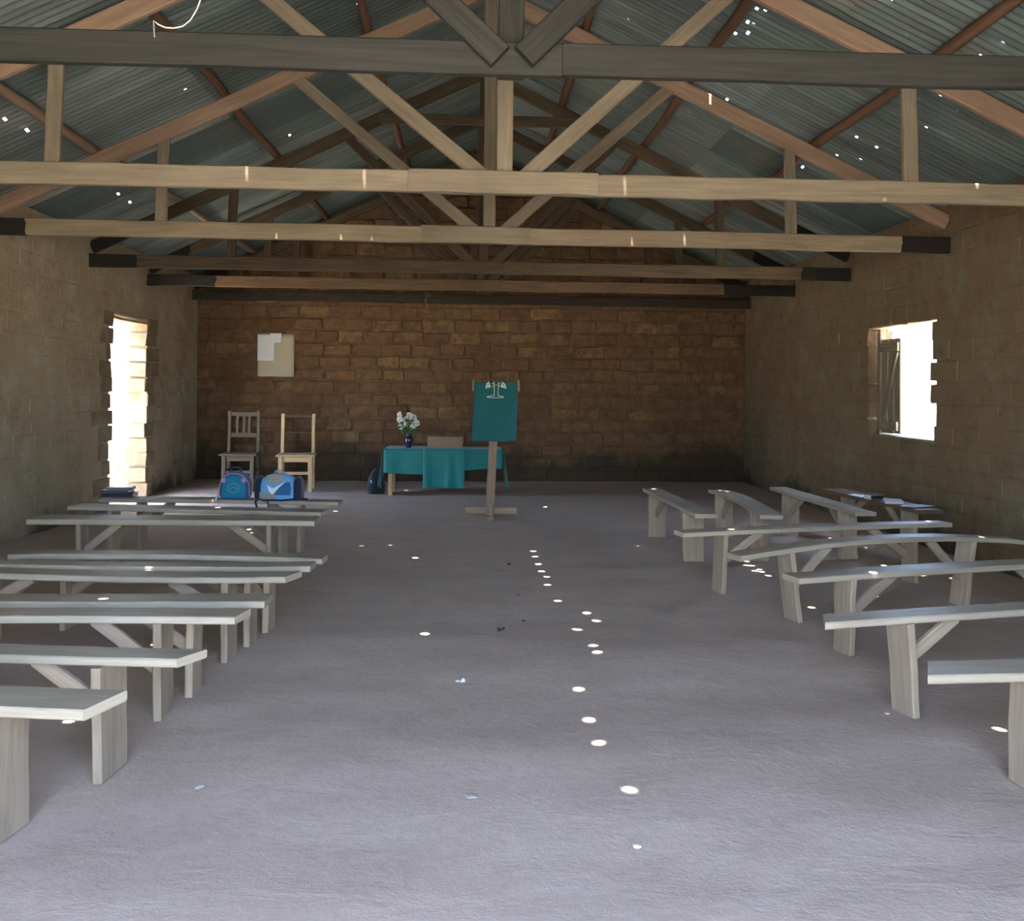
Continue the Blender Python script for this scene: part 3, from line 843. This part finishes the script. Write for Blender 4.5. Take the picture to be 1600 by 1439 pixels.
# ------------------------------------------------------------------ lectern
lc = empty('lectern', (.235, 10.05, 0)); tag(lc, 'tall wooden post lectern on crossed floor boards behind a hanging teal cloth', 'lectern')
P('post', 'tim_red', lc, (-.012, .01, .03), (.03, .02, 1.12), .085, .06, (0, 1, 0), n=5)
P('base_board', 'tim_red', lc, (-.28, .03, .085), (.28, .03, .08), .075, .03, (0, 1, 0), n=3)
P('base_board', 'tim_red', lc, (-.01, -.17, .02), (-.01, .36, .02), .07, .04, (0, 0, 1), n=3)
P('brace', 'tim_red', lc, (.0, -.12, .03), (.0, -.03, .16), .05, .05, (1, 0, 0), n=2)
desk0, desk1 = Vector((.05, -.045, .98)), Vector((.05, .075, 1.46))
P('desk_board', 'tim_red', lc, desk0, desk1, .43, .022, (0, -.97, .24), n=2)
for s in (-1, 1):
    P('desk_horn', 'tim_red', lc, (.045 + s * .246, .05, 1.38), (.045 + s * .246, .082, 1.497), .026, .03, (0, -.97, .24), n=2)


def lect(u, v):
    # over the top edge of the desk, down its slope, then hanging free below
    x = .235 + .045 + (u - .5) * .475 - .012 * v
    if v < .12:
        k = v / .12; return (x, 10.05 + .125 - .065 * k, 1.44 + .042 * k - .05 * (1 - k))
    k = (v - .12) / .88
    return (x - .006 * k + .004 * math.sin(k * 5), 10.05 + .06 - .165 * k - .010 * math.sin(u * 11 + .5) * k * k, 1.482 - .635 * k - .006 * math.sin(u * 3.1) * k)


lcl = MB().grid(lect, 30, 40).build('lectern_cloth', 'teal2', smooth=True, fix=False); solid(lcl, .003)
tag(lcl, 'teal cloth with a white embroidered emblem hung over the lectern', 'cloth')
MT['thread'] = plain('white_thread', (.75, .78, .72), .7); MT['thread_y'] = plain('yellow_thread', (.62, .56, .16), .7)


def emb(pts, mat, r=.0042, name='embroidery'):
    """px offsets on the cloth face -> a raised thread following the slope"""
    out = []
    for (ex, ez) in pts:                                 # ex metres right of centre, ez metres down from the top edge (as seen)
        v = .12 + .88 * ez / .635
        p = Vector(lect(.5, v)); out.append((p.x + ex, p.y - .006, p.z + .005))
    MB().tube(out, r, 6).build(name, mat, lcl)


# emblem: base outline, stem, cross bars, leaf tufts either side
emb([(-.098, .168), (-.06, .158), (-.02, .154), (-.018, .10), (-.022, .04), (-.02, .005)], 'thread')
emb([(.085, .168), (.05, .158), (.022, .154), (.022, .10), (.028, .04), (.025, .005)], 'thread')
emb([(-.098, .168), (-.085, .175), (0, .177), (.075, .175), (.085, .168)], 'thread')
emb([(-.05, .025), (-.02, .022)], 'thread_y'); emb([(.025, .022), (.06, .027)], 'thread_y'); emb([(-.05, .058), (-.02, .054)], 'thread_y'); emb([(.028, .054), (.065, .058)], 'thread_y')
emb([(-.022, .04), (.028, .04)], 'thread_y', .003)
for s in (-1, 1):
    for (qx, qz) in ((.075, .012), (.092, .025), (.07, .035), (.098, .045), (.08, .055), (.10, .062), (.062, .05)):
        emb([(s * qx - .010, qz - .005), (s * qx, qz + .006), (s * qx + s * .010, qz + .014)], 'thread', .007)

# ------------------------------------------------------------------ paper on the end wall
MT['tanpaper'] = plain('tan_paper', (.44, .40, .29), .8, nz=.06, scale=6); MT['whitepaper'] = plain('white_paper', (.66, .70, .72), .7, nz=.04)


def sheet(name, mat, x0, x1, z0, z1, y, label, cat, curl=.01, group=None):
    o = MB().grid(lambda u, v: (x0 + (x1 - x0) * u, y - curl * (abs(u - .5) * 2) ** 3 * .6 - curl * (1 - v) ** 4, z0 + (z1 - z0) * v), 8, 8).build(name, mat, fix=False, smooth=True)
    solid(o, .0015); return tag(o, label, cat, group)


sheet('poster', 'tanpaper', -3.175, -2.64, 1.55, 2.19, YB - .020, 'tan sheet of paper pinned on the brick end wall', 'poster')
sheet('paper_sheet', 'whitepaper', -3.18, -2.925, 1.785, 2.185, YB - .036, 'upright white sheet pinned over the tan poster', 'paper', .004)
sheet('paper_sheet', 'whitepaper', -3.0, -2.825, 2.055, 2.20, YB - .044, 'small white sheet overlapping the top corner of the upright white one', 'paper', .004)

# ------------------------------------------------------------------ bags
MT['bag_teal'] = cloth_mat('bag_teal', (.012, .17, .29)); MT['bag_blue'] = cloth_mat('bag_blue', (.02, .11, .26)); MT['bag_sky'] = cloth_mat('bag_sky', (.13, .38, .68))
MT['bag_pink'] = plain('bag_pink', (.42, .20, .30), .7); MT['bag_grey'] = cloth_mat('bag_grey', (.30, .29, .26)); MT['bag_navy'] = cloth_mat('bag_navy', (.012, .02, .045))
MT['bag_black'] = cloth_mat('bag_black', (.010, .012, .02)); MT['bag_white'] = plain('bag_white', (.68, .78, .80), .6); MT['bag_print'] = plain('bag_print', (.10, .32, .45), .6)


def pillow_body(wd, dp, ht, round_top=.5, seg=20, rows=12, bulge=.25, power=2.6):
    """soft backpack body: superellipse rings, arched top"""
    m = MB(); rings = []
    for j in range(rows + 1):
        v = j / rows; z = ht * v
        k = 1.0 if v < round_top else max(.02, (1 - ((v - round_top) / (1 - round_top)) ** power)) ** (1 / power)
        k *= (1 - .10 * (1 - min(1, v * 8)))
        ring = []
        for i in range(seg):
            a = 2 * math.pi * i / seg; ca, sa = math.cos(a), math.sin(a); e = .62
            x = wd / 2 * k * math.copysign(abs(ca) ** e, ca); y = dp / 2 * (k ** .6) * math.copysign(abs(sa) ** e, sa) * (1 + bulge * math.sin(math.pi * min(1, v * 1.1)) * .4)
            m.v.append((x, y, z)); ring.append(len(m.v) - 1)
        rings.append(ring)
    for j in range(rows):
        for i in range(seg):
            i2 = (i + 1) % seg; m.face((rings[j][i], rings[j][i2], rings[j + 1][i2], rings[j + 1][i]))
    m.face(tuple(reversed(rings[0]))); m.face(tuple(rings[-1]))
    return m


def patch(parent, name, mat, pts, yfn, t=.006):
    """flat patch outline (x,z) laid on the front of a bag"""
    m = MB(); n = len(pts)
    for off in (0, t):
        for (x, z) in pts: m.v.append((x, yfn(x, z) - .002 - off, z))
    m.face(list(range(n))); m.face(list(range(2 * n - 1, n - 1, -1)))
    for k in range(n): m.face((k, (k + 1) % n, n + (k + 1) % n, n + k))
    return m.build(name, mat, parent)


SZ = .444
b1 = empty('backpack', (-2.005, 8.07, SZ), .05); tag(b1, 'teal school backpack with pink piping upright on the farthest door side bench', 'backpack')
pillow_body(.265, .14, .235, .35).build('body', 'bag_blue', b1, smooth=True)
fy = lambda x, z: -.082
fp = pillow_body(.215, .05, .20, .4).build('front_pocket', 'bag_teal', b1, smooth=True); fp.location = (0, -.072, .012)
arch = [(.125 * math.cos(math.pi * k / 16), -.078 + .02 * abs(math.cos(math.pi * k / 16)), .095 + .128 * math.sin(math.pi * k / 16)) for k in range(17)]
MB().tube([(.125, -.06, .03)] + arch + [(-.125, -.06, .03)], .0055, 6).build('piping', 'bag_pink', b1)
for s in (-1, 1):
    patch(b1, 'corner_patch', 'bag_pink', [(s * .085 + .022 * math.cos(a * .785), .168 + .022 * math.sin(a * .785)) for a in range(8)], lambda x, z: -.090)
MB().tube([(-.055, .0, .222), (-.04, -.005, .258), (0, -.006, .270), (.04, -.005, .258), (.055, 0, .222)], .008, 6).build('handle', 'bag_navy', b1)
MB().tube([(.045 * math.cos(k * .42), -.102, .10 + .04 * math.sin(k * .42)) for k in range(16)], .004, 5).build('printed_ring', 'bag_print', fp).location = (0, .072, -.012)
MB().tube([(-.03, -.102, .09), (0, -.103, .115), (.03, -.102, .09)], .004, 5).build('printed_stroke', 'bag_print', fp).location = (0, .072, -.012)
MB().tube([(-.12, -.04, .02), (-.14, -.09, .03), (-.145, -.10, .002)], .007, 5).build('strap_end', 'bag_white', b1)

b2 = empty('backpack', (-1.625, 8.02, SZ), -.06); tag(b2, 'blue and grey backpack with a white tick mark lying on its straps on the bench', 'backpack')
pillow_body(.33, .18, .225, .30).build('body', 'bag_sky', b2, smooth=True)
for s in (-1, 1):
    o = pillow_body(.075, .17, .20, .5).build('side_pocket', 'bag_navy', b2, smooth=True); o.location = (s * .165, .01, 0)
f2 = lambda x, z: -.096 - .018 * math.sin(math.pi * min(1, max(0, z / .23))) + .5 * x * x
patch(b2, 'grey_top_panel', 'bag_grey', [(-.065, .218), (.0, .226), (.055, .212), (.07, .18), (.02, .148), (-.04, .145), (-.075, .185)], f2, .006)
patch(b2, 'white_mark', 'bag_white', [(-.075, .135), (-.052, .078), (-.028, .052), (.015, .10), (.085, .168), (.03, .135), (-.02, .108)], f2, .009)
patch(b2, 'dark_panel', 'bag_blue', [(-.015, .05), (.12, .05), (.13, .10), (.12, .16), (.085, .16), (.03, .115)], f2, .0055)
patch(b2, 'grey_base_panel', 'bag_grey', [(-.14, .02), (-.01, .008), (.0, .05), (-.045, .062), (-.14, .07)], f2, .006)
MB().tube([(-.16, -.05, .01), (-.10, -.13, .006), (-.02, -.145, .012), (.06, -.13, .008), (.15, -.06, .012)], .009, 6).build('strap', 'bag_navy', b2)
MB().tube([(-.15, -.08, .01), (-.165, -.135, .0), (-.15, -.145, -.05), (-.13, -.15, -.06)], .009, 6).build('strap', 'bag_navy', b2)
MB().tube([(-.06, -.135, .0), (-.05, -.15, -.04), (-.06, -.15, -.06)], .006, 6).build('strap', 'bag_navy', b2)
MB().tube([(.14, -.05, .03), (.21, -.03, .012), (.25, -.02, .008)], .011, 6).build('strap', 'bag_navy', b2)
MB().tube([(-.04, 0, .215), (-.03, -.01, .245), (.03, -.01, .245), (.04, 0, .215)], .009, 6).build('handle', 'bag_grey', b2)

b3 = empty('backpack', (-1.235, 12.36, fz(-1.2, 12.36)), .2); tag(b3, 'black backpack slumped on the floor against the end of the table', 'backpack')
pillow_body(.24, .19, .33, .25, power=1.7).build('body', 'bag_black', b3, smooth=True)
o = pillow_body(.19, .06, .16, .5).build('front_pocket', 'bag_black', b3, smooth=True); o.location = (0, -.10, .01)
MB().tube([(.0, -.02, .32), (.03, -.03, .40), (.08, -.02, .42), (.10, .02, .36)], .010, 6).build('handle', 'bag_black', b3)
patch(b3, 'reflective_tab', 'bag_white', [(-.085, .15), (-.07, .15), (-.07, .19), (-.085, .19)], lambda x, z: -.10)

# ------------------------------------------------------------------ books and papers
MT['cover_black'] = plain('black_cover', (.012, .013, .018), .35, .5); MT['cover_navy'] = plain('navy_cover', (.015, .025, .05), .35, .5); MT['pages'] = plain('book_pages', (.55, .54, .50), .8)
MT['cover_grey'] = plain('grey_cover', (.38, .40, .36), .6)


def book(loc, rz, L, W_, T, cover, label, tilt=0.0, group='books on the benches'):
    t = empty('book', loc, rz); t.rotation_euler = (0, tilt, rz); tag(t, label, 'book', group)
    P('cover', cover, t, (-L / 2, 0, .002), (L / 2, 0, .002), W_, .004, (0, 0, 1), n=1, jit=0)
    P('cover', cover, t, (-L / 2, 0, T - .002), (L / 2, 0, T - .002), W_, .004, (0, 0, 1), n=1, jit=0)
    P('spine', cover, t, (-L / 2, -W_ / 2, T / 2), (L / 2, -W_ / 2, T / 2), T - (.014 if cover == 'cover_black' else 0), .004, (0, 1, 0), n=1, jit=0)
    MB().box(-L / 2 + .005, L / 2 - .005, -W_ / 2 + .002, W_ / 2 - .006, .004, T - .004).build('pages', 'pages', t)
    return t


book((-3.01, 8.155, SZ + .006), .05, .26, .17, .034, 'cover_navy', 'navy book at the bottom of the stack by the side door')
book((-3.03, 8.155, SZ + .041), -.04, .23, .15, .026, 'cover_black', 'black book in the middle of the stack by the side door')
book((-3.00, 8.155, SZ + .068), .10, .21, .14, .022, 'cover_black', 'thin black book on top of the stack by the side door')
BZ = .456
book((3.655, 7.86, BZ), 1.25, .20, .15, .026, 'cover_grey', 'grey covered book on the dark bench by the window wall')
book((3.60, 8.12, BZ), .3, .14, .10, .045, 'cover_black', 'small thick black book between papers on the dark bench')


def loose(loc, rz, L, W_, label):
    o = MB().grid(lambda u, v: ((u - .5) * L, (v - .5) * W_, .004 + .006 * math.sin(u * 5) * v + .004 * u), 6, 6).build('paper_sheet', 'whitepaper', fix=False, smooth=True)
    solid(o, .001); o.location = loc; o.rotation_euler = (0, 0, rz); return tag(o, label, 'paper', 'loose papers on the dark bench')


loose((3.76, 7.63, BZ), .4, .24, .15, 'loose white sheet on the nearest end of the dark bench')
loose((3.59, 8.35, BZ), .2, .16, .20, 'crumpled white sheet on the far part of the dark bench')

# ------------------------------------------------------------------ hanging wire and string
MT['wire'] = plain('white_wire', (.62, .64, .60), .5)


def at(px, py, y):
    r = ray(px, py); return Vector((0, 0, CAM_H)) + r * (y / r.y)


pts = [at(px, py, 3.60) for (px, py) in ((236, 52), (240, 32), (247, 38), (258, 43), (272, 44), (286, 41), (298, 31), (308, 14), (313, 0), (318, -40), (330, -120))]
pts[0].y = 3.64; pts[-1].y = 3.72; pts[-1].z = 3.68
tag(MB().tube(pts, .0028, 6).build('electric_wire', 'wire', smooth=True), 'thin white wire looped over the grey tie beam by the entrance', 'wire')
pts = [at(px, py, 13.70) for (px, py) in ((665, 455), (664, 462), (669, 459), (673, 460), (667, 464), (664, 470), (667, 476), (668, 481))]
tag(MB().tube(pts, .003, 5).build('string', 'bag_grey', smooth=True), 'frayed string dangling from the black truss at the end wall', 'string')

# chalk scrawl on the third tie beam (words no longer legible)
MT['chalk'] = plain('chalk', (.55, .36, .25), .9)
tr3 = [o for o in bpy.data.objects if o.name.startswith('roof_truss') and abs(o.location.y - 7.97) < .01][0]
rc = random.Random(3)


def scrawl(x0, x1, zc, name='chalk_writing'):
    pts = []; n = int((x1 - x0) / .012)
    for k in range(n + 1):
        x = x0 + (x1 - x0) * k / n
        pts.append((x + rc.uniform(-.006, .006), -.029, zc + .014 * math.sin(k * 1.9) * rc.uniform(.3, 1.4) - .006 * (x - x0)))
    MB().tube(pts, .0016, 4).build(name, 'chalk', tr3)


for (a, b_) in ((2.60, 2.78), (2.80, 3.02), (3.06, 3.16), (3.24, 3.42)): scrawl(a, b_, 2.712)

# ------------------------------------------------------------------ litter on the floor
MT['stone'] = plain('grey_stone', (.42, .37, .34), .9, nz=.25); MT['twig'] = plain('dark_twig', (.05, .04, .03), .9); MT['scrap'] = plain('pale_scrap', (.62, .60, .56), .8)


def on_floor(px, py):
    r = ray(px, py); p = Vector((0, 0, CAM_H)) + r * (-CAM_H / r.z); p.z = fz(p.x, p.y); return p


def stone(px, py, r, label, mat='stone', flat=.4):
    bm = bmesh.new(); bmesh.ops.create_icosphere(bm, subdivisions=2, radius=r)
    for v in bm.verts:
        k = 1 + .35 * noise.noise(v.co * (1.6 / r) + Vector((px, py, 0))); v.co = Vector((v.co.x * k * 1.2, v.co.y * k, v.co.z * k * flat))
    me = bpy.data.meshes.new('pebble'); bm.to_mesh(me); bm.free(); me.materials.append(MT[mat])
    o = bpy.data.objects.new('pebble', me); COL.objects.link(o); p = on_floor(px, py); o.location = (p.x, p.y, p.z + r * flat * .3); o.rotation_euler = (0, 0, px)
    tag(o, label, 'stone', 'stones on the earth floor')


stone(738, 1243, .030, 'flat pale stone sunk in the floor near the entrance, left of the sun flecks', flat=.3)
stone(312, 1229, .022, 'pale stone on the floor near the bench nearest the entrance', 'scrap', .3)
stone(995, 1323, .013, 'small pale pebble lowest in the picture', 'scrap')
stone(795, 882, .014, 'small dark clod in the aisle nearest the lectern', 'twig')
stone(810, 930, .010, 'tiny dark crumb in the aisle, between the clod and the forked twig', 'twig')
stone(818, 971, .010, 'tiny dark crumb in the aisle close to the forked twig', 'twig')
stone(1500, 935, .045, 'pale stone under the crosswise benches by the window wall')
stone(1288, 970, .010, 'white pebble beside the splayed bench on the window side', 'scrap')
stone(1386, 1117, .010, 'white pebble at the foot of the splayed bench leg', 'scrap')
p = on_floor(783, 988)
tw = MB().tube([(-.02, 0, .006), (.005, .01, .012), (.02, .05, .008)], .006, 5); tw.tube([(0, .005, .01), (-.02, .045, .012)], .004, 5)
o = tw.build('twig', 'twig'); o.location = p; tag(o, 'dark forked twig lying in the middle of the aisle', 'twig')
p = on_floor(719, 1064)
o = MB().grid(lambda u, v: ((u - .5) * .05, (v - .5) * .03, .006 + .012 * math.sin(u * 6) * math.sin(v * 5 + 1)), 6, 4).build('paper_scrap', 'scrap', fix=False); solid(o, .001); o.location = p
tag(o, 'crumpled white scrap of paper on the aisle floor', 'paper')
